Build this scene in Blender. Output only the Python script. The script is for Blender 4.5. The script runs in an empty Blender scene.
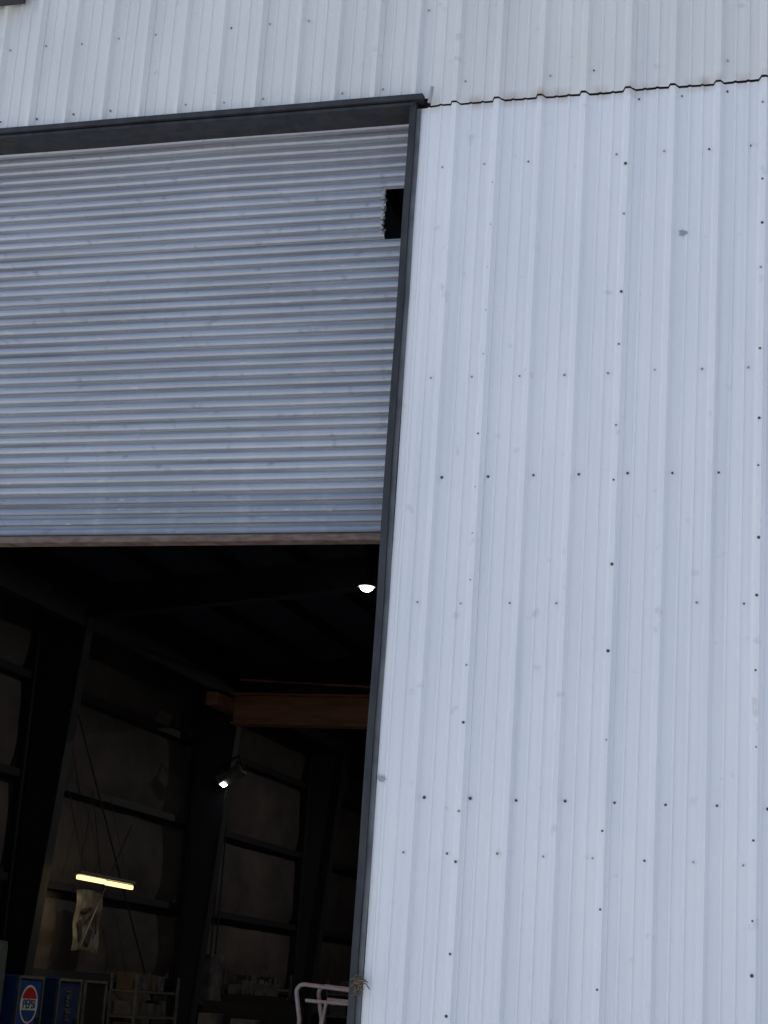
import bpy, math, random
from mathutils import Matrix, Vector
random.seed(7)
scene=bpy.context.scene
scene.view_settings.view_transform='Standard'
scene.view_settings.look='None'
scene.view_settings.exposure=0
COL=scene.collection

# ---------------------------------------------------------------- materials
def mat(name,c1,c2=None,rough=.6,metal=0,scale=(3,3,3),nscale=2.0,lo=.35,hi=.65,bump=0,bscale=20,bvec=(1,1,1),spec=.5,extra=None):
    m=bpy.data.materials.new(name); m.use_nodes=True
    nt=m.node_tree; n=nt.nodes; l=nt.links
    b=n['Principled BSDF']; b.inputs['Roughness'].default_value=rough
    b.inputs['Metallic'].default_value=metal
    b.inputs['Specular IOR Level'].default_value=spec
    tc=n.new('ShaderNodeTexCoord')
    def noise(vec,s,detail=5):
        mp=n.new('ShaderNodeMapping'); mp.inputs['Scale'].default_value=vec
        l.new(tc.outputs['Object'],mp.inputs['Vector'])
        t=n.new('ShaderNodeTexNoise'); t.inputs['Scale'].default_value=s; t.inputs['Detail'].default_value=detail
        l.new(mp.outputs['Vector'],t.inputs['Vector']); return t.outputs['Fac']
    def ramp(fac,lo,hi):
        r=n.new('ShaderNodeMapRange'); r.inputs['From Min'].default_value=lo; r.inputs['From Max'].default_value=hi
        l.new(fac,r.inputs['Value']); return r.outputs['Result']
    def mix(fac,a,bc):
        x=n.new('ShaderNodeMix'); x.data_type='RGBA'
        if isinstance(fac,float): x.inputs[0].default_value=fac
        else: l.new(fac,x.inputs[0])
        for i,v in ((6,a),(7,bc)):
            if isinstance(v,tuple): x.inputs[i].default_value=(*v,1)
            else: l.new(v,x.inputs[i])
        return x.outputs[2]
    c2=c2 or tuple(v*.8 for v in c1)
    col=mix(ramp(noise(scale,nscale),lo,hi),c1,c2)
    if extra: col=extra(nt,tc,noise,ramp,mix,col)
    l.new(col,b.inputs['Base Color'])
    if bump:
        bp=n.new('ShaderNodeBump'); bp.inputs['Strength'].default_value=1; bp.inputs['Distance'].default_value=bump
        l.new(noise(bvec,bscale,3),bp.inputs['Height']); l.new(bp.outputs['Normal'],b.inputs['Normal'])
    return m
def math_node(nt,op,a,b):
    x=nt.nodes.new('ShaderNodeMath'); x.operation=op; x.use_clamp=False
    for i,v in enumerate((a,b)):
        if isinstance(v,(int,float)): x.inputs[i].default_value=v
        else: nt.links.new(v,x.inputs[i])
    return x.outputs[0]

SEAM=7.24
def wall_extra(nt,tc,noise,ramp,mix,col):
    # long thin run-off streaks
    s=ramp(noise((14,14,.35),1.0,6),.52,.75)
    s=math_node(nt,'MULTIPLY',s,.26)
    col=mix(s,col,(.50,.55,.64))
    # grime specks
    g=ramp(noise((1,1,1),9,8),.66,.74); g=math_node(nt,'MULTIPLY',g,.28)
    col=mix(g,col,(.40,.39,.40))
    # rust bleeding at the lap between the upper and lower sheets
    sp=nt.nodes.new('ShaderNodeSeparateXYZ'); nt.links.new(tc.outputs['Object'],sp.inputs[0])
    d=math_node(nt,'ABSOLUTE',math_node(nt,'SUBTRACT',sp.outputs[2],SEAM+.0),0)
    near=nt.nodes.new('ShaderNodeMapRange'); near.inputs['From Min'].default_value=.06; near.inputs['From Max'].default_value=0
    nt.links.new(d,near.inputs['Value'])
    r=ramp(noise((3,3,1.5),2.2,6),.42,.65)
    f=math_node(nt,'MULTIPLY',math_node(nt,'MULTIPLY',near.outputs[0],r),.65)
    return mix(f,col,(.34,.25,.19))
M_wall=mat('white_painted_steel',(.82,.845,.90),(.77,.80,.865),rough=.40,scale=(.5,.5,.25),nscale=2.5,bump=.016,bscale=1.0,bvec=(2.2,2.2,.9),extra=wall_extra)
M_wall_up=mat('white_painted_steel_upper',(.765,.775,.79),(.70,.71,.73),rough=.5,scale=(.5,.5,.25),nscale=2.5,bump=.012,bscale=1.0,bvec=(2.2,2.2,.9),extra=wall_extra)
def curt_extra(nt,tc,noise,ramp,mix,col):
    s=ramp(noise((.5,1,14),1.6,6),.48,.70); s=math_node(nt,'MULTIPLY',s,.42)
    col=mix(s,col,(.27,.27,.29))
    g=ramp(noise((2,2,2),5,9),.60,.70); g=math_node(nt,'MULTIPLY',g,.45)
    col=mix(g,col,(.18,.175,.175))
    c=ramp(noise((1.2,1,9),6,8),.64,.72); c=math_node(nt,'MULTIPLY',c,.5)
    col=mix(c,col,(.62,.62,.60))
    v=ramp(noise((9,9,.5),1,5),.55,.75); v=math_node(nt,'MULTIPLY',v,.22)
    return mix(v,col,(.55,.58,.65))
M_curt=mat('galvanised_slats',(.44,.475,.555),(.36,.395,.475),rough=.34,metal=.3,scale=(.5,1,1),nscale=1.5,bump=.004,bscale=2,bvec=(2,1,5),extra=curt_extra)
M_curt2=mat('galvanised_slats_low_reflect',(.28,.32,.40),(.24,.28,.36),rough=.42,metal=.3,scale=(.5,1,1),nscale=1.5,extra=curt_extra)  # lowest slats: darker bluish reflection painted into the colour
M_groove=mat('slat_groove_dark',(.20,.21,.245),(.32,.34,.39),rough=.7,scale=(.6,1,4),nscale=2)  # grooves between the slats, mottled darker than the main slat colour
M_dark=mat('dark_trim_paint',(.026,.030,.038),(.045,.048,.056),rough=.6,scale=(4,4,1.5),nscale=3,bump=.002,bscale=30,spec=.3)
M_rust=mat('rusted_steel',(.10,.065,.055),(.17,.125,.115),rough=.8,scale=(2,2,6),nscale=6,bump=.002,bscale=60)
M_black=mat('black_gap',(.03,.022,.018),rough=.9)
M_screwd=mat('dark_screw',(.09,.09,.10),rough=.5,metal=.3)
M_screwl=mat('weathered_screw',(.36,.38,.41),rough=.5,metal=.3)
M_frame=mat('frame_steel_primer',(.014,.018,.030),(.021,.024,.032),rough=.6)
M_ins=mat('insulation_facing',(.105,.09,.09),(.045,.041,.046),rough=.8,scale=(1,.6,.9),nscale=1.2,lo=.3,hi=.7,bump=.05,bscale=2.0)
M_roof=mat('roof_liner',(.035,.055,.11),(.022,.036,.075),rough=.8)  # blue haze under the roof is put into this liner colour
M_floor=mat('concrete_floor',(.22,.21,.20),(.16,.155,.15),rough=.7,bump=.003,bscale=12)
M_ground=mat('yard_concrete',(.50,.485,.46),(.42,.41,.39),rough=.85,scale=(.3,.3,.3),nscale=2,bump=.004,bscale=25)
M_crane=mat('crane_paint',(.50,.235,.14),(.30,.15,.10),rough=.55,scale=(.6,1,3),nscale=2)
M_ladder=mat('faded_red_white_paint',(.62,.50,.50),(.50,.22,.20),rough=.5,scale=(1,1,1),nscale=6,lo=.5,hi=.7)
M_blue=mat('vending_blue',(.03,.09,.36),(.02,.06,.28),rough=.35)
M_bluedk=mat('vending_blue_dark',(.02,.045,.14),(.015,.03,.10),rough=.4)  # deeper blue than the first machine
M_white=mat('plain_white',(.75,.75,.75),(.65,.65,.65),rough=.5)
M_red=mat('plain_red',(.55,.03,.03),rough=.4)
M_vdark=mat('vending_black',(.02,.02,.024),rough=.3)
M_purple=mat('sign_purple',(.10,.04,.20),(.08,.03,.16),rough=.4)
M_grey=mat('grey_metal',(.16,.17,.18),(.10,.10,.12),rough=.5,metal=.3)
M_scuff=mat('scuffed_paint',(.28,.31,.36),(.40,.43,.48),rough=.6,nscale=12)
M_card=mat('cardboard',(.10,.075,.05),(.07,.05,.035),rough=.85)
M_bin=mat('dull_bins',(.12,.12,.13),(.04,.04,.05),rough=.7,scale=(1,1,1),nscale=3)
M_locker=mat('locker_paint',(.13,.16,.16),(.09,.115,.12),rough=.5)
M_nest=mat('straw',(.20,.16,.11),(.10,.08,.06),rough=.9)
M_paper=mat('banner_cloth',(.15,.15,.155),(.07,.07,.075),rough=.8,scale=(2,2,2),nscale=3)
def emis(name,col,s):
    m=bpy.data.materials.new(name); m.use_nodes=True
    b=m.node_tree.nodes['Principled BSDF']; b.inputs['Emission Color'].default_value=(*col,1); b.inputs['Emission Strength'].default_value=s
    b.inputs['Base Color'].default_value=(*col,1); return m
M_lampw=emis('lamp_glow_white',(1,.97,.86),14)
M_lampy=emis('lamp_glow_warm',(1,.72,.30),2.0)

# ---------------------------------------------------------------- helpers
def empty(name,parent=None,loc=(0,0,0)):
    o=bpy.data.objects.new(name,None); COL.objects.link(o); o.location=loc
    if parent: o.parent=parent
    return o
def obj(name,verts,faces,m,parent=None,smooth=False,mats=None,midx=None):
    me=bpy.data.meshes.new(name); me.from_pydata(verts,[],faces); me.validate()
    for mm in (mats or [m]): me.materials.append(mm)
    if midx:
        for p,i in zip(me.polygons,midx): p.material_index=i
    if smooth:
        for p in me.polygons: p.use_smooth=True
    me.update()
    o=bpy.data.objects.new(name,me); COL.objects.link(o)
    if parent: o.parent=parent
    return o
def boxes(name,lst,m,parent=None,bev=0):
    V=[];F=[]
    for (x0,x1,y0,y1,z0,z1) in lst:
        k=len(V)
        V+= [(x0,y0,z0),(x1,y0,z0),(x1,y1,z0),(x0,y1,z0),(x0,y0,z1),(x1,y0,z1),(x1,y1,z1),(x0,y1,z1)]
        F+= [tuple(k+i for i in f) for f in ((0,3,2,1),(4,5,6,7),(0,1,5,4),(1,2,6,5),(2,3,7,6),(3,0,4,7))]
    o=obj(name,V,F,m,parent)
    if bev:
        b=o.modifiers.new('bevel','BEVEL'); b.width=bev; b.segments=2
    return o
def tubes(name,paths,r,m,parent=None,cyc=False):
    c=bpy.data.curves.new(name,'CURVE'); c.dimensions='3D'; c.bevel_depth=r; c.bevel_resolution=3; c.use_fill_caps=True
    for p in paths:
        s=c.splines.new('POLY'); s.points.add(len(p)-1)
        for q,co in zip(s.points,p): q.co=(*co,1)
    c.materials.append(m)
    o=bpy.data.objects.new(name,c); COL.objects.link(o)
    if parent: o.parent=parent
    return o
def arc(c,r,a0,a1,n,f):
    return [f(c[0]+r*math.cos(math.radians(a0+(a1-a0)*i/n)),c[1]+r*math.sin(math.radians(a0+(a1-a0)*i/n))) for i in range(n+1)]

# ---------------------------------------------------------------- building
B=empty('metal_warehouse')
XL,XR=-16.6,16.6; EAVE=9.2; RIDGE=10.9; DEP=58.0
DX0,DX1=-8.3,-3.1     # door opening
PITCH=.272; LAP0=-2.56
def roofz(x): return RIDGE-(RIDGE-EAVE)*abs(x)/16.6

def profile_points(xa,xb):
    """(x, out) list of the ribbed sheet between xa and xb"""
    pts=[]
    i0=math.floor((xa-LAP0)/PITCH)-1; i1=math.ceil((xb-LAP0)/PITCH)+1
    for i in range(i0,i1):
        c=LAP0+i*PITCH; lap=(i%3==0)
        if lap:
            pts+=[(c-.036,0),(c-.015,.046),(c+.015,.046),(c+.029,.016),(c+.034,.013),(c+.0385,.013),(c+.039,0)]
        else:
            pts+=[(c-.032,0),(c-.014,.040),(c+.014,.040),(c+.032,0)]
        for k in (.098,.174):
            pts+=[(c+k-.012,0),(c+k-.006,.008),(c+k+.006,.008),(c+k+.012,0)]
    pts=[p for p in pts if xa<p[0]<xb]
    return [(xa,pts[0][1] if abs(pts[0][0]-xa)<.02 else 0)]+pts+[(xb,0)]
from mathutils import noise as mn
def ribbed(name,xa,xb,z0,z1,m,y=0,top=None,bot=None,zstep=.35):
    pr=profile_points(xa,xb); n=len(pr)
    nz=max(2,int((z1-z0)/zstep))
    V=[];F=[]
    for j in range(nz+1):
        for (x,o) in pr:
            za=z0+(bot(x) if bot else 0); zb=top(x) if top else z1
            z=za+(zb-za)*j/nz
            w=mn.noise(Vector((x*.9,z*.45,y*9)))*.012+mn.noise(Vector((x*3.1,z*1.3,4)))*.0055
            V.append((x+mn.noise(Vector((x*.5,z*.3,11)))*.006,y-o-.012+w,z))
    for j in range(nz):
        for i in range(n-1):
            a=j*n+i; F.append((a,a+1,a+1+n,a+n))
    return obj(name,V,F,m,B)
def wav(x):
    t=((x-LAP0)/(3*PITCH))%1.0
    return -.006*math.sin(math.pi*t)+mn.noise(Vector((x*6,0,3)))*.006+mn.noise(Vector((x*1.7,2,3)))*.012
ribbed('wall_sheet_lower',-3.06,XR,0.03,SEAM,M_wall,top=lambda x:SEAM+wav(x)-.004)
ribbed('wall_sheet_lower_far',XL,DX0-.04,0.03,SEAM,M_wall)
ribbed('wall_sheet_upper',XL,XR,SEAM,RIDGE,M_wall_up,y=-.014,top=lambda x:roofz(x),bot=lambda x: wav(x)+.002+.012*max(0,mn.noise(Vector((x*2.3,7,1)))) if x>-3.0 else .05)
boxes('seam_backing',[(-3.04,XR,.022,.05,SEAM-.12,SEAM+.15)],M_black,B)
# wall core behind the sheets keeps daylight out
boxes('wall_liner',[(-3.06,XR,.05,.12,0,SEAM),(XL,DX0,.05,.12,0,SEAM)],M_roof,B)
V=[(XL,.05,SEAM+.02),(XR,.05,SEAM+.02),(XR,.05,EAVE),(0,.05,RIDGE),(XL,.05,EAVE)]
V+=[(a,.12,c) for a,b,c in V]
obj('gable_liner',V,[(0,1,2,3,4),(9,8,7,6,5),(0,5,6,1)],M_roof,B)
# header flashing + soffit, jambs
def strip(name,x0,x1,y0,y1,za,zb,m,amp=.008,n=40):
    V=[];F=[]
    for j in range(n+1):
        z=za+(zb-za)*j/n; d=mn.noise(Vector((z*.9,1,x0)))*amp; e=mn.noise(Vector((z*2.1,5,x0)))*amp*.8
        V+=[(x0+d,y0+e,z),(x1+d+e*.5,y0+e,z),(x1+d+e*.5,y1,z),(x0+d,y1,z)]
    for j in range(n):
        k=4*j
        for a in range(4):
            b=(a+1)%4; F.append((k+a,k+b,k+4+b,k+4+a))
    F.append((3,2,1,0)); k=4*n; F.append((k,k+1,k+2,k+3))
    return obj(name,V,F,m,B)
def hstrip(name,x0,x1,y0,y1,z0,z1,m,amp,n=60):
    V=[];F=[]
    for j in range(n+1):
        x=x0+(x1-x0)*j/n; d=mn.noise(Vector((x*.8,3,z0)))*amp; e=mn.noise(Vector((x*2.4,8,z0)))*amp
        V+=[(x,y0+e,z0+d),(x,y1,z0+d),(x,y1,z1+d+e*.5),(x,y0+e*.6,z1+d+e*.5)]
    for j in range(n):
        k=4*j
        for a in range(4):
            b=(a+1)%4; F.append((k+a,k+4+a,k+4+b,k+b))
    F.append((0,1,2,3)); k=4*n; F.append((k+3,k+2,k+1,k))
    return obj(name,V,F,m,B)
hstrip('door_header',DX0-.05,-3.04,-.080,.02,7.266,7.300,M_dark,.006)
hstrip('door_soffit',DX0-.05,-3.10,-.060,.24,7.235,7.254,M_dark,.003)
strip('door_jamb',-3.128,-3.087,-.050,.10,0,7.262,M_dark)
strip('door_jamb_flange',-3.087,-3.060,-.030,-.015,0,7.22,M_grey,amp=.008)
strip('door_jamb_opposite',DX0-.05,DX0+.02,-.055,.10,0,7.262,M_dark)
boxes('door_guide',[(-3.16,-3.05,.13,.27,0,7.23),(DX0-.02,DX0+.09,.13,.27,0,7.23)],M_dark,B)
# fasteners
def screws(name,lst,m,r=.0085):
    V=[];F=[]
    for x,y,z in lst:
        k=len(V); rr=r*random.uniform(.8,1.2); n=6
        for (s,dy) in ((1.5,0),(1.35,-.003),(.75,-.003),(.7,-.009)):
            for i in range(n): V.append((x+rr*s*math.cos(i*math.pi/3),y+dy,z+rr*s*math.sin(i*math.pi/3)))
        for q in range(3):
            for i in range(n):
                j=(i+1)%n; F.append((k+q*n+i,k+q*n+j,k+(q+1)*n+j,k+(q+1)*n+i))
        F.append(tuple(k+3*n+i for i in range(n)))
    return obj(name,V,F,m,B)
dk=[];lt=[];sm=[]
for i in range(-2,64):
    c=LAP0+i*PITCH
    if c>16.4: break
    side=.055 if i%3 else .066
    if c+side>-3.0:
        for z in (4.79,2.90,1.1):
            dk.append((c+side+random.uniform(-.014,.014),-.018,z+random.uniform(-.007,.007)))
        for z in (6.81,5.41,4.02,2.59):
            if random.random()<.75: (lt if random.random()<.75 else sm).append((c-side+random.uniform(-.012,.012),-.018,z+random.uniform(-.008,.008)))
        if random.random()<.5: sm.append((c+side,-.018,7.17+random.uniform(-.01,.01)))
    if i%3==0:
        z=.4
        while z<7.1:
            random.choice((lt,sm,sm,dk)).append((c+.0+random.uniform(-.005,.005),-.058,z)); z+=random.choice((.33,.42,.5,.28))
for i in range(-50,64):
    c=LAP0+i*PITCH
    if c<-16 or c>16.4: continue
    for z in (7.38,7.92,8.6):
        if random.random()<.6: (sm if random.random()<.35 else lt).append((c+.055,-.033,z+random.uniform(-.01,.01)))
screws('wall_screws_dark',dk,M_screwd,r=.0062); screws('wall_screws_small',sm,M_screwd,r=.0045); screws('wall_screws_light',lt,M_screwl,r=.005)
# scuffs on the sheet
def splat(name,cx,cz,r,m,y=-.022):
    V=[(cx,y,cz)];n=14
    for i in range(n):
        q=r*random.uniform(.7,1.25); V.append((cx+q*1.2*math.cos(2*math.pi*i/n),y+.004,cz+q*math.sin(2*math.pi*i/n)))
    obj(name,V,[(0,1+i,1+(i+1)%n) for i in range(n)],m,B)
splat('sheet_patch',-1.390,6.27,.021,M_scuff,y=-.026)
splat('sheet_patch_low',-3.03,2.99,.022,M_scuff,y=-.032)
# little pipe stub at the header end
tubes('flashing_stub',[[(-3.0,-.06,7.24),(-2.985,-.075,7.30),(-2.98,-.08,7.34)]],.012,M_screwl,B)

# side / back walls, insulation bulging between girts
GZ=[.35,1.95,3.6,5.5,7.35,9.15]
def bulge(z):
    for a,b in zip(GZ[:-1],GZ[1:]):
        if a<=z<=b:
            t=(z-a)/(b-a); return .16*math.sin(math.pi*t)**.6*(1-.25*t)
    return 0
for nm,xs,sgn in (('side_wall_insulation',XL,1),('side_wall_insulation_opposite',XR,-1)):
    V=[];F=[];nz=56;ny=80
    for j in range(nz+1):
        z=9.2*j/nz
        for i in range(ny+1):
            y=.1+(DEP-.1)*i/ny
            V.append((xs+sgn*(.02+bulge(z)*(1+.7*mn.noise(Vector((y*.7,z,0))))),y,z))
    for j in range(nz):
        for i in range(ny):
            a=j*(ny+1)+i; F.append((a,a+1,a+2+ny,a+1+ny))
    obj(nm,V,F,M_ins,B,smooth=True)
boxes('outer_side_walls',[(XL-.12,XL-.02,0,DEP,0,EAVE),(XR+.02,XR+.12,0,DEP,0,EAVE)],M_wall,B)
V=[(XL,DEP,0),(XR,DEP,0),(XR,DEP,EAVE),(0,DEP,RIDGE),(XL,DEP,EAVE)]; V+=[(a,DEP+.1,c) for a,b,c in V]
obj('back_wall',V,[(4,3,2,1,0),(5,6,7,8,9),(0,1,6,5),(1,2,7,6),(2,3,8,7),(3,4,9,8),(4,0,5,9)],M_ins,B)
V=[(XL-.3,-.15,EAVE-.02),(0,-.15,RIDGE),(XR+.3,-.15,EAVE-.02)]; V=V+[(a,DEP+.3,c) for a,b,c in V]; V+=[(a,b,c+.1) for a,b,c in V]
obj('roof',V,[(0,1,4,3),(1,2,5,4),(6,9,10,7),(7,10,11,8),(0,6,7,1),(1,7,8,2),(3,4,10,9),(4,5,11,10),(0,3,9,6),(2,8,11,5)],M_roof,B)
# girts, purlins
g=[]
for z in GZ[1:-1]:
    g+=[(XL+.05,XL+.30,.2,DEP-.1,z-.12,z+.03),(XR-.30,XR-.05,.2,DEP-.1,z-.12,z+.03)]
boxes('wall_girts',g,M_frame,B)
V=[];F=[]
for s in (-1,1):
    for k in range(1,12):
        x=s*k*1.4; z=roofz(x)-.03
        kk=len(V)
        V+=[(x-.04,.2,z-.22),(x+.04,.2,z-.22),(x+.04,.2,z),(x-.04,.2,z)]+[(x-.04,DEP-.1,z-.22),(x+.04,DEP-.1,z-.22),(x+.04,DEP-.1,z),(x-.04,DEP-.1,z)]
        F+=[tuple(kk+i for i in f) for f in ((0,1,5,4),(1,2,6,5),(3,0,4,7),(0,3,2,1),(4,5,6,7))]
boxes_p=obj('roof_purlins',V,F,M_frame,B)
# tapered rigid frames
V=[];F=[]
def prism(poly,y0,y1):
    k=len(V);n=len(poly)
    V.extend([(x,y0,z) for x,z in poly]+[(x,y1,z) for x,z in poly])
    F.append(tuple(k+i for i in range(n))); F.append(tuple(k+n+i for i in reversed(range(n))))
    for i in range(n):
        j=(i+1)%n; F.append((k+i,k+n+i,k+n+j,k+j))
for fy in (5.5,13.2,20.7,28.9,36.9,44.7,52.4):
    for s in (1,-1):
        X=lambda d:s*(XL+d)
        # web
        prism([(X(.12),0),(X(.70),0),(X(1.32),8.45),(X(1.32),8.46),(X(.12),8.46)],fy-.01,fy+.01)
        prism([(X(.12),8.46),(X(1.32),8.46),(0,roofz(0)-.85),(0,roofz(0)-.26),(X(.12),roofz(XL+.12)-.26)],fy-.012,fy+.012)
        # flanges
        prism([(X(.68),0),(X(.72),0),(X(1.35),8.45),(X(1.31),8.45)],fy-.15,fy+.15)
        prism([(X(.33),0),(X(.36),0),(X(.36),9.0),(X(.33),9.0)],fy-.15,fy+.15)
        prism([(X(1.31),8.43),(X(1.31),8.47),(0,roofz(0)-.84),(0,roofz(0)-.88)],fy-.13,fy+.13)
obj('rigid_frames',V,F,M_frame,B)
# brace rods
tubes('brace_rods',[[(-16.1,21.3,7.9),(-16.05,27.4,1.2)],[(-15.6,24.2,4.9),(-15.6,22.4,2.4)]],.018,M_frame,B)

# ---------------------------------------------------------------- roll-up door
D=empty('roll_up_door',B)
ZB=4.50; SP=.0695; NS=44
V=[];F=[];MI=[]
CY=.20
prof=[(0,.008),(.006,.006),(.012,-.009),(.026,-.016),(.042,-.013),(.054,-.003),(.057,.008),(.0700,.0085)]
for s in range(NS):
    zb=ZB+s*SP
    ranges=[(DX0+.03,-3.08)]
    if 6.44<zb<6.73: ranges=[(DX0+.03,-3.325+random.uniform(-.012,.012)),]
    tilt=random.uniform(-.0015,.0015); dy=random.uniform(-.0025,.0025)
    for xa,xb in ranges:
        n=24; k=len(V)
        for (dz,o) in prof:
            for i in range(n+1):
                x=xa+(xb-xa)*i/n
                w=mn.noise(Vector((x*1.1,zb*1.2,1)))*.008
                V.append((x,CY+o+w+dy+dz*tilt*10,zb+dz+mn.noise(Vector((x*.6,zb*.4,7)))*.005))
        for q in range(len(prof)-1):
            for i in range(n):
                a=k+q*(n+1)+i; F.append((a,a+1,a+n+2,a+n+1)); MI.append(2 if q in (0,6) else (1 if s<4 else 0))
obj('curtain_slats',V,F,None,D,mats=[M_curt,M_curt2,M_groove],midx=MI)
# end locks left showing at the torn corner
boxes('end_locks',[(-3.345+random.uniform(-.006,.006),-3.322,.172,.20,6.47+i*SP*.5,6.47+i*SP*.5+.022) for i in range(9)],M_screwl,D,bev=.004)
boxes('bottom_bar',[(DX0+.03,-3.09,.150,.156,4.452,4.490),(DX0+.03,-3.09,.157,.25,4.450,4.457),(DX0+.03,-3.09,.19,.215,4.459,4.505)],M_rust,D)
boxes('coil_hood',[(DX0-.1,-2.9,.3,1.0,7.3,8.0)],M_frame,D,bev=.05)
# nest stuff at jamb foot
N=empty('bird_nest')
rp=[]
for i in range(40):
    c=Vector((-3.075+random.gauss(0,.014),-.065+random.gauss(0,.01),1.84+random.gauss(0,.02)))
    d=Vector((random.gauss(0,1),random.gauss(0,.5),random.gauss(0,.6))).normalized()*.026
    rp.append([tuple(c-d),tuple(c+Vector((0,-.01,.01))),tuple(c+d)])
tubes('straw',rp,.003,M_nest,N)

# wall sign (only a corner shows)
S=empty('wall_sign')
boxes('panel',[(-9.2,-5.985,-.13,-.075,8.285,9.3)],M_purple,S,bev=.004)
boxes('frame',[(-9.23,-5.95,-.135,-.07,8.245,8.282),(-5.982,-5.95,-.134,-.071,8.282,9.3)],M_dark,S)
boxes('lettering',[(-8.9+i*.55,-8.55+i*.55,-.136,-.131,8.6,9.05) for i in range(5)],M_white,S)

# ---------------------------------------------------------------- ground
obj('ground',[(-400,-400,0),(400,-400,0),(400,400,0),(-400,400,0)],[(0,1,2,3)],M_ground)
obj('concrete_floor',[(XL,-.4,.006),(XR,-.4,.006),(XR,DEP,.006),(XL,DEP,.006)],[(0,1,2,3)],M_floor,B)

# ---------------------------------------------------------------- interior objects
C=empty('overhead_crane')
boxes('bridge_girder',[(-15.2,15.2,28.20,28.26,7.66,8.28),(-15.2,15.2,28.0,28.46,8.281,8.32),(-15.2,15.2,28.0,28.46,7.62,7.659)],M_crane,C)
boxes('end_trucks',[(-15.5,-15.21,27.2,29.3,7.9,8.2),(15.21,15.5,27.2,29.3,7.9,8.2)],M_crane,C,bev=.02)
boxes('runway_beams',[(-15.5,-15.3,.5,DEP-.5,8.24,8.75),(15.3,15.5,.5,DEP-.5,8.24,8.75)],M_frame,C)
tubes('festoon_rail',[[(-15,27.9,8.60),(-11,27.9,8.44),(-7,27.9,8.5),(8,27.9,8.5)]],.025,M_crane,C)
boxes('hoist',[(-2.2,-1.2,27.9,28.6,7.0,7.56),(-1.75,-1.65,28.2,28.3,5.5,7.0)],M_crane,C,bev=.03)

def area(name,loc,sz,pw,col,parent):
    l=bpy.data.lights.new(name,'AREA'); l.shape='DISK'; l.size=sz; l.energy=pw; l.color=col
    o=bpy.data.objects.new(name,l); COL.objects.link(o); o.location=loc; o.parent=parent
def highbay(loc,pw):
    x,y,z=loc
    h=empty('high_bay_or_fill_light')
    V=[];F=[];n=20
    for r,dz in ((.15,0),(.13,.07),(.08,.16),(.06,.18),(.06,.30)):
        for i in range(n): V.append((x+r*math.cos(2*math.pi*i/n),y+r*math.sin(2*math.pi*i/n),z+dz))
    for q in range(4):
        for i in range(n): F.append((q*n+i,q*n+(i+1)%n,(q+1)*n+(i+1)%n,(q+1)*n+i))
    F.append(tuple(4*n+i for i in range(n)))
    obj('reflector',V,F,M_grey,h,smooth=True)
    V=[(x,y,z-.09)]; F=[]
    for q,(rr,dz) in enumerate(((.06,-.08),(.105,-.045),(.12,-.005))):
        for i in range(n): V.append((x+rr*math.cos(2*math.pi*i/n),y+rr*math.sin(2*math.pi*i/n),z+dz))
    for i in range(n): F.append((0,1+(i+1)%n,1+i))
    for q in range(2):
        for i in range(n): a=1+q*n; F.append((a+i,a+(i+1)%n,a+n+(i+1)%n,a+n+i))
    obj('lens',V,F,M_lampw,h,smooth=True)
    tubes('cord',[[(x,y,z+.36),(x,y,roofz(x)-.1)]],.01,M_frame,h)
    area('lamp',(x,y,z-.13),.35,pw,(1,.93,.82),h)
for p in ((-9.62,20,8.87),(-2,8,9.0),(-9.58,34,8.85)):  # last two hang out of view, added to brighten the interior
    highbay(p,110)

fl=empty('fluorescent_light')
boxes('housing',[(-15.28,-15.12,21.15,23.65,3.70,3.76)],M_grey,fl,bev=.01)
boxes('tubes',[(-15.25,-15.15,21.2,22.34,3.61,3.69),(-15.25,-15.15,22.44,23.6,3.60,3.68)],M_lampy,fl,bev=.02)
tubes('hangers',[[(-15.2,21.4,3.76),(-15.9,21.7,5.5)],[(-15.2,23.4,3.76),(-15.9,23.6,5.5)]],.008,M_frame,fl)
area('lamp',(-15.2,22.4,3.55),1.0,9,(1,.75,.4),fl)

fd=empty('flood_light')
boxes('housing',[(-.32,.32,-.16,.16,-.10,.10)],M_grey,fd,bev=.03)
boxes('bracket',[(-.36,-.33,-.03,.03,-.05,.35),(.33,.36,-.03,.03,-.05,.35),(-.36,.36,-.03,.03,.351,.38)],M_frame,fd)
boxes('lens',[(-.28,-.18,-.08,.08,-.125,-.101)],M_lampw,fd)
fd.location=(-15.25,28.5,6.5); fd.rotation_euler=(math.radians(-15),math.radians(-30),0)

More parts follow.
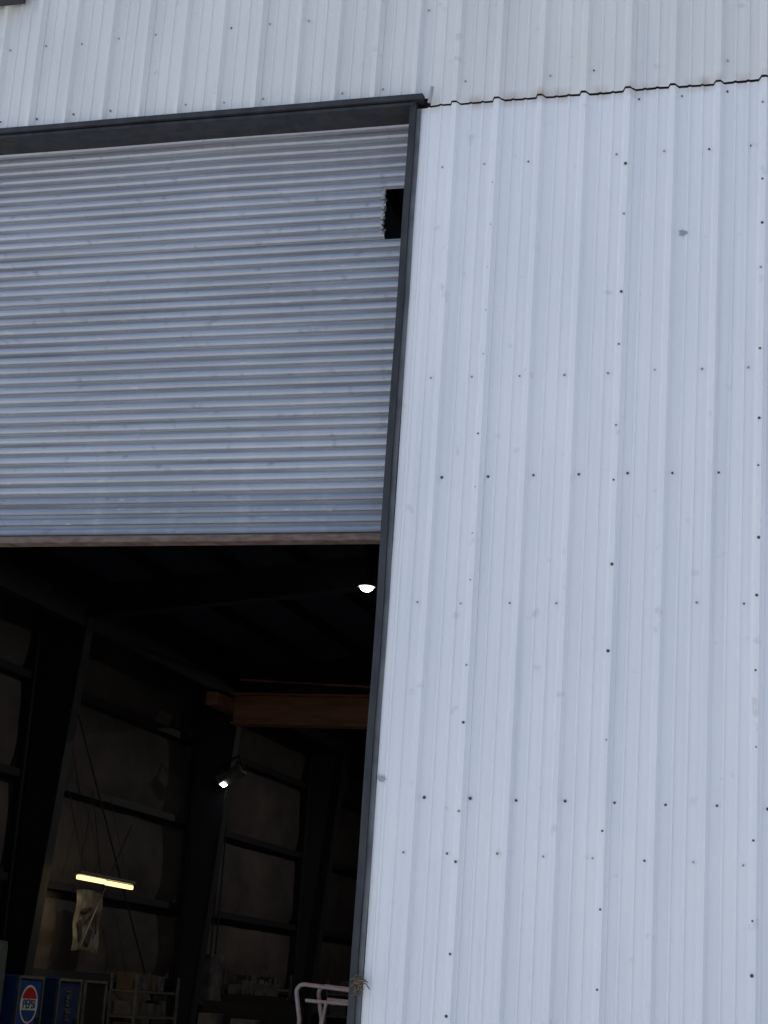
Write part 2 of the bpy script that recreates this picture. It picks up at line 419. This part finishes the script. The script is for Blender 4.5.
def vending(y0,main,logo):
    v=empty('vending_machine'); x=-15.75
    boxes('cabinet',[(x-.75,x,y0,y0+1.0,.12,1.83)],main,v,bev=.02)
    boxes('feet',[(x-.7,x-.6,y0+.05,y0+.15,0,.12),(x-.15,x-.05,y0+.05,y0+.15,0,.12),(x-.15,x-.05,y0+.85,y0+.95,0,.12),(x-.7,x-.6,y0+.85,y0+.95,0,.12)],M_vdark,v)
    boxes('trim',[(x,x+.03,y0,y0+.05,.12,1.83),(x,x+.03,y0+.95,y0+1.0,.12,1.83),(x,x+.03,y0+.051,y0+.949,1.78,1.83)],M_grey,v)
    boxes('selection_panel',[(x,x+.02,y0+.80,y0+.93,.7,1.1)],M_vdark,v)
    boxes('delivery_slot',[(x,x+.02,y0+.15,y0+.65,.3,.5)],M_vdark,v)
    cy,cz,r=y0+.5,1.33,.34; n=36
    def seg(a0,a1,rr,xx,m,nm):
        V=[(x+xx,cy+rr*math.cos(math.radians(a0+(a1-a0)*i/n)),cz+rr*math.sin(math.radians(a0+(a1-a0)*i/n))) for i in range(n+1)]
        obj(nm,V,[tuple(range(n+1))],m,v)
    if logo==1:
        seg(0,360*n/(n+1),r,.012,M_white,'roundel')
        seg(20,160,r*.88,.016,M_red,'roundel_top'); seg(200,340,r*.88,.016,M_blue,'roundel_bottom')
    if logo:
        t=bpy.data.curves.new('lettering','FONT'); t.body='PEPSI'; t.size=.22 if logo==1 else .26; t.extrude=.004; t.align_x='CENTER'; t.align_y='CENTER'
        t.materials.append(M_blue if logo==1 else M_bin); o=bpy.data.objects.new('lettering',t); COL.objects.link(o); o.parent=v
        o.location=(x+.02,cy,cz); o.rotation_euler=(math.radians(90),0 if logo==1 else math.radians(-90),math.radians(90))
vending(20.35,M_blue,1); vending(21.95,M_bluedk,2)
vending(23.1,M_vdark,0)
lk=empty('storage_locker')
boxes('body',[(-16.4,-15.95,17.2,20.2,.05,2.4)],M_locker,lk,bev=.01)
boxes('door_panels',[(-15.95,-15.925,17.25+.99*i,18.19+.99*i,.12,2.33) for i in range(3)],M_locker,lk,bev=.006)
boxes('handles',[(-15.925,-15.89,18.05+.99*i,18.08+.99*i,1.1,1.3) for i in range(3)],M_vdark,lk)

bn=empty('wall_banner')
V=[];F=[];n=10
for j in range(n+1):
    for i in range(n+1):
        y=22.75+1.15*i/n; z=2.35+1.15*j/n
        V.append((-15.95+.03*math.sin(i*1.3)+.02*math.sin(j),y,z+.04*math.sin(i*math.pi/n)))
for j in range(n):
    for i in range(n): a=j*(n+1)+i; F.append((a,a+1,a+n+2,a+n+1))
obj('cloth',V,F,M_paper,bn,smooth=True)
for (yy,zz,w,h,ang) in ((22.95,2.75,.16,.4,15),(23.35,2.65,.2,.32,-20),(23.15,3.15,.45,.07,8),(23.6,2.9,.08,.4,10),(23.3,3.0,.3,.06,30)):
    o=boxes('print',[(-.004,.004,-w/2,w/2,-h/2,h/2)],M_frame,bn,bev=.03); o.location=(-15.89,yy,zz); o.rotation_euler=(math.radians(ang),0,0)
tubes('cords',[[(-15.95,22.75,3.5),(-16.1,23.3,5.5)],[(-15.95,23.9,3.5),(-16.1,23.3,5.5)]],.010,M_frame,bn)

def shelf(x,y,w,d,h,n):
    s=empty('storage_shelf')
    L=[(x+a,x+a+.05,y+b,y+b+.05,0,h) for a in (0,d-.05) for b in (0,w-.05)]
    L+=[(x+.05,x+d-.05,y,y+w,h*(k+.3)/n,h*(k+.3)/n+.05) for k in range(n)]
    boxes('frame',L,M_grey,s)
    L=[]
    for k in range(n):
        yy=y+.08
        while yy<y+w-.5:
            ww=random.uniform(.15,.45); hh=random.uniform(.12,h/n*.75)
            L.append((x+.1,x+d-.12,yy,yy+ww,h*(k+.3)/n+.052,h*(k+.3)/n+.052+hh)); yy+=ww+random.uniform(.03,.25)
    boxes('boxes',L[::2],M_card,s,bev=.01); boxes('bins',L[1::2],M_bin,s,bev=.01)
shelf(-16.0,24.8,2.2,.6,2.0,4); shelf(-16.0,31.0,3.2,.6,2.3,4); shelf(-15.9,38.5,4,.7,2.3,4)
def cabinet(x,y,w,d,h,m):
    c=empty('tool_cabinet')
    boxes('body',[(x,x+w,y,y+d,.1,h)],m,c,bev=.02)
    boxes('drawers',[(x+.03,x+w-.03,y-.02,y-.002,.15+i*(h-.25)/6,.15+(i+.85)*(h-.25)/6) for i in range(6)],M_vdark,c,bev=.006)
    boxes('casters',[(x+.05,x+.13,y+.05,y+.13,0,.1),(x+w-.13,x+w-.05,y+.05,y+.13,0,.1),(x+.05,x+.13,y+d-.13,y+d-.05,0,.1),(x+w-.13,x+w-.05,y+d-.13,y+d-.05,0,.1)],M_frame,c)
    boxes('clutter',[(x+.1+.3*i,x+.1+.3*i+random.uniform(.1,.25),y+.1,y+.4,h+.001,h+random.uniform(.06,.35)) for i in range(int(w/.35))],M_bin,c,bev=.01)
cabinet(-14.6,27.4,1.5,.7,1.75,M_vdark); cabinet(-12.6,30.2,1.2,.7,1.55,M_bin); cabinet(-11.0,34,1.6,.7,1.5,M_vdark)
cb=empty('electrical_panel')
boxes('enclosure',[(-16.15,-15.9,29.9,30.7,1.5,2.6)],M_bin,cb,bev=.01)
boxes('door_panel',[(-15.9,-15.885,29.95,30.65,1.55,2.55)],M_bin,cb,bev=.004)
tubes('conduit',[[(-16,30.1,2.6),(-16,30.1,8)],[(-16,30.4,2.6),(-16,30.4,8)]],.02,M_frame,cb)
wb=empty('work_bench')
boxes('top',[(-14.4,-12.2,25.0,25.9,1.0,1.06)],M_card,wb,bev=.005)
boxes('legs',[(-14.35,-14.25,25.05,25.15,0,1.0),(-12.35,-12.25,25.05,25.15,0,1),(-14.35,-14.25,25.75,25.85,0,1),(-12.35,-12.25,25.75,25.85,0,1)],M_grey,wb)
boxes('back_board',[(-14.4,-12.2,25.86,25.9,1.061,1.6)],M_vdark,wb)
boxes('crates',[(-14.2,-13.8,25.2,25.6,1.061,1.35),(-13.5,-13.0,25.2,25.6,1.061,1.28)],M_bin,wb,bev=.01)

# rolling ladder with tubular hand rails just inside the opening
R=empty('rolling_ladder')
def rail(dy):
    P=[(-4.80,dy,.1),(-4.76,dy,1.60)]
    P+=arc((-4.74,1.80),.06,190,90,5,lambda a,b:(a,dy,b))
    P+=[(-4.40,dy,1.84),(-4.24,dy,1.82),(-4.18,dy,1.78),(-4.16,dy,1.2),(-4.12,dy,.1)]
    return P
tubes('hand_rails',[rail(3.9),rail(4.45)],.017,M_ladder,R)
tubes('cross_bars',[[(-4.72,3.9,1.74),(-4.20,3.9,1.73)],[(-4.72,4.45,1.76),(-4.20,4.45,1.74)],[(-4.17,3.9,1.5),(-4.17,4.45,1.5)],[(-4.55,3.9,1.73),(-4.66,3.9,1.0)]],.014,M_ladder,R)
boxes('steps',[(-4.80+.1*i,-4.60+.1*i,3.93,4.42,.25+.3*i,.28+.3*i) for i in range(4)],M_grey,R,bev=.004)
boxes('platform',[(-4.75,-4.15,3.93,4.42,1.10,1.13)],M_grey,R)
boxes('base',[(-4.9,-4.1,3.88,3.93,.08,.12),(-4.9,-4.1,4.42,4.47,.08,.12)],M_ladder,R)
boxes('wheels',[(-4.9+.72*a,-4.8+.72*a,3.85+.55*b,3.89+.55*b,.0,.1) for a in (0,1) for b in (0,1)],M_vdark,R,bev=.02)

# ---------------------------------------------------------------- light
w=bpy.data.worlds.new('World'); scene.world=w; w.use_nodes=True
nt=w.node_tree; bg=nt.nodes['Background']; sky=nt.nodes.new('ShaderNodeTexSky'); sky.sky_type='NISHITA'; sky.sun_disc=False
EL=math.radians(50)
# the sun stands almost in the plane of the front wall, just behind it, so the wall is in open shade
AZ=math.radians(-86)
sky.sun_elevation=EL; sky.sun_rotation=AZ; sky.dust_density=2.0; sky.air_density=1.2; sky.ozone_density=2.0
nt.links.new(sky.outputs[0],bg.inputs[0]); bg.inputs[1].default_value=.15
sl=bpy.data.lights.new('sun','SUN'); sl.energy=5; sl.angle=math.radians(.5); sl.color=(1,.96,.90)
so=bpy.data.objects.new('sun',sl); COL.objects.link(so)
d=Vector((math.sin(AZ)*math.cos(EL),math.cos(AZ)*math.cos(EL),math.sin(EL)))
so.rotation_euler=d.to_track_quat('Z','Y').to_euler(); so.location=d*60

# ---------------------------------------------------------------- camera
cd=bpy.data.cameras.new('camera'); cam=bpy.data.objects.new('camera',cd); COL.objects.link(cam)
cd.sensor_fit='VERTICAL'; cd.sensor_height=24; cd.sensor_width=18; cd.lens=42.61; cd.clip_end=1500
r=Vector((.9574,.2813,.0657)); b=Vector((.2885,-.9213,-.2609)).normalized()
u=b.cross(r).normalized(); r=u.cross(b).normalized()
cam.matrix_world=Matrix(((r.x,u.x,b.x,0),(r.y,u.y,b.y,-10),(r.z,u.z,b.z,1.75),(0,0,0,1)))
scene.camera=cam
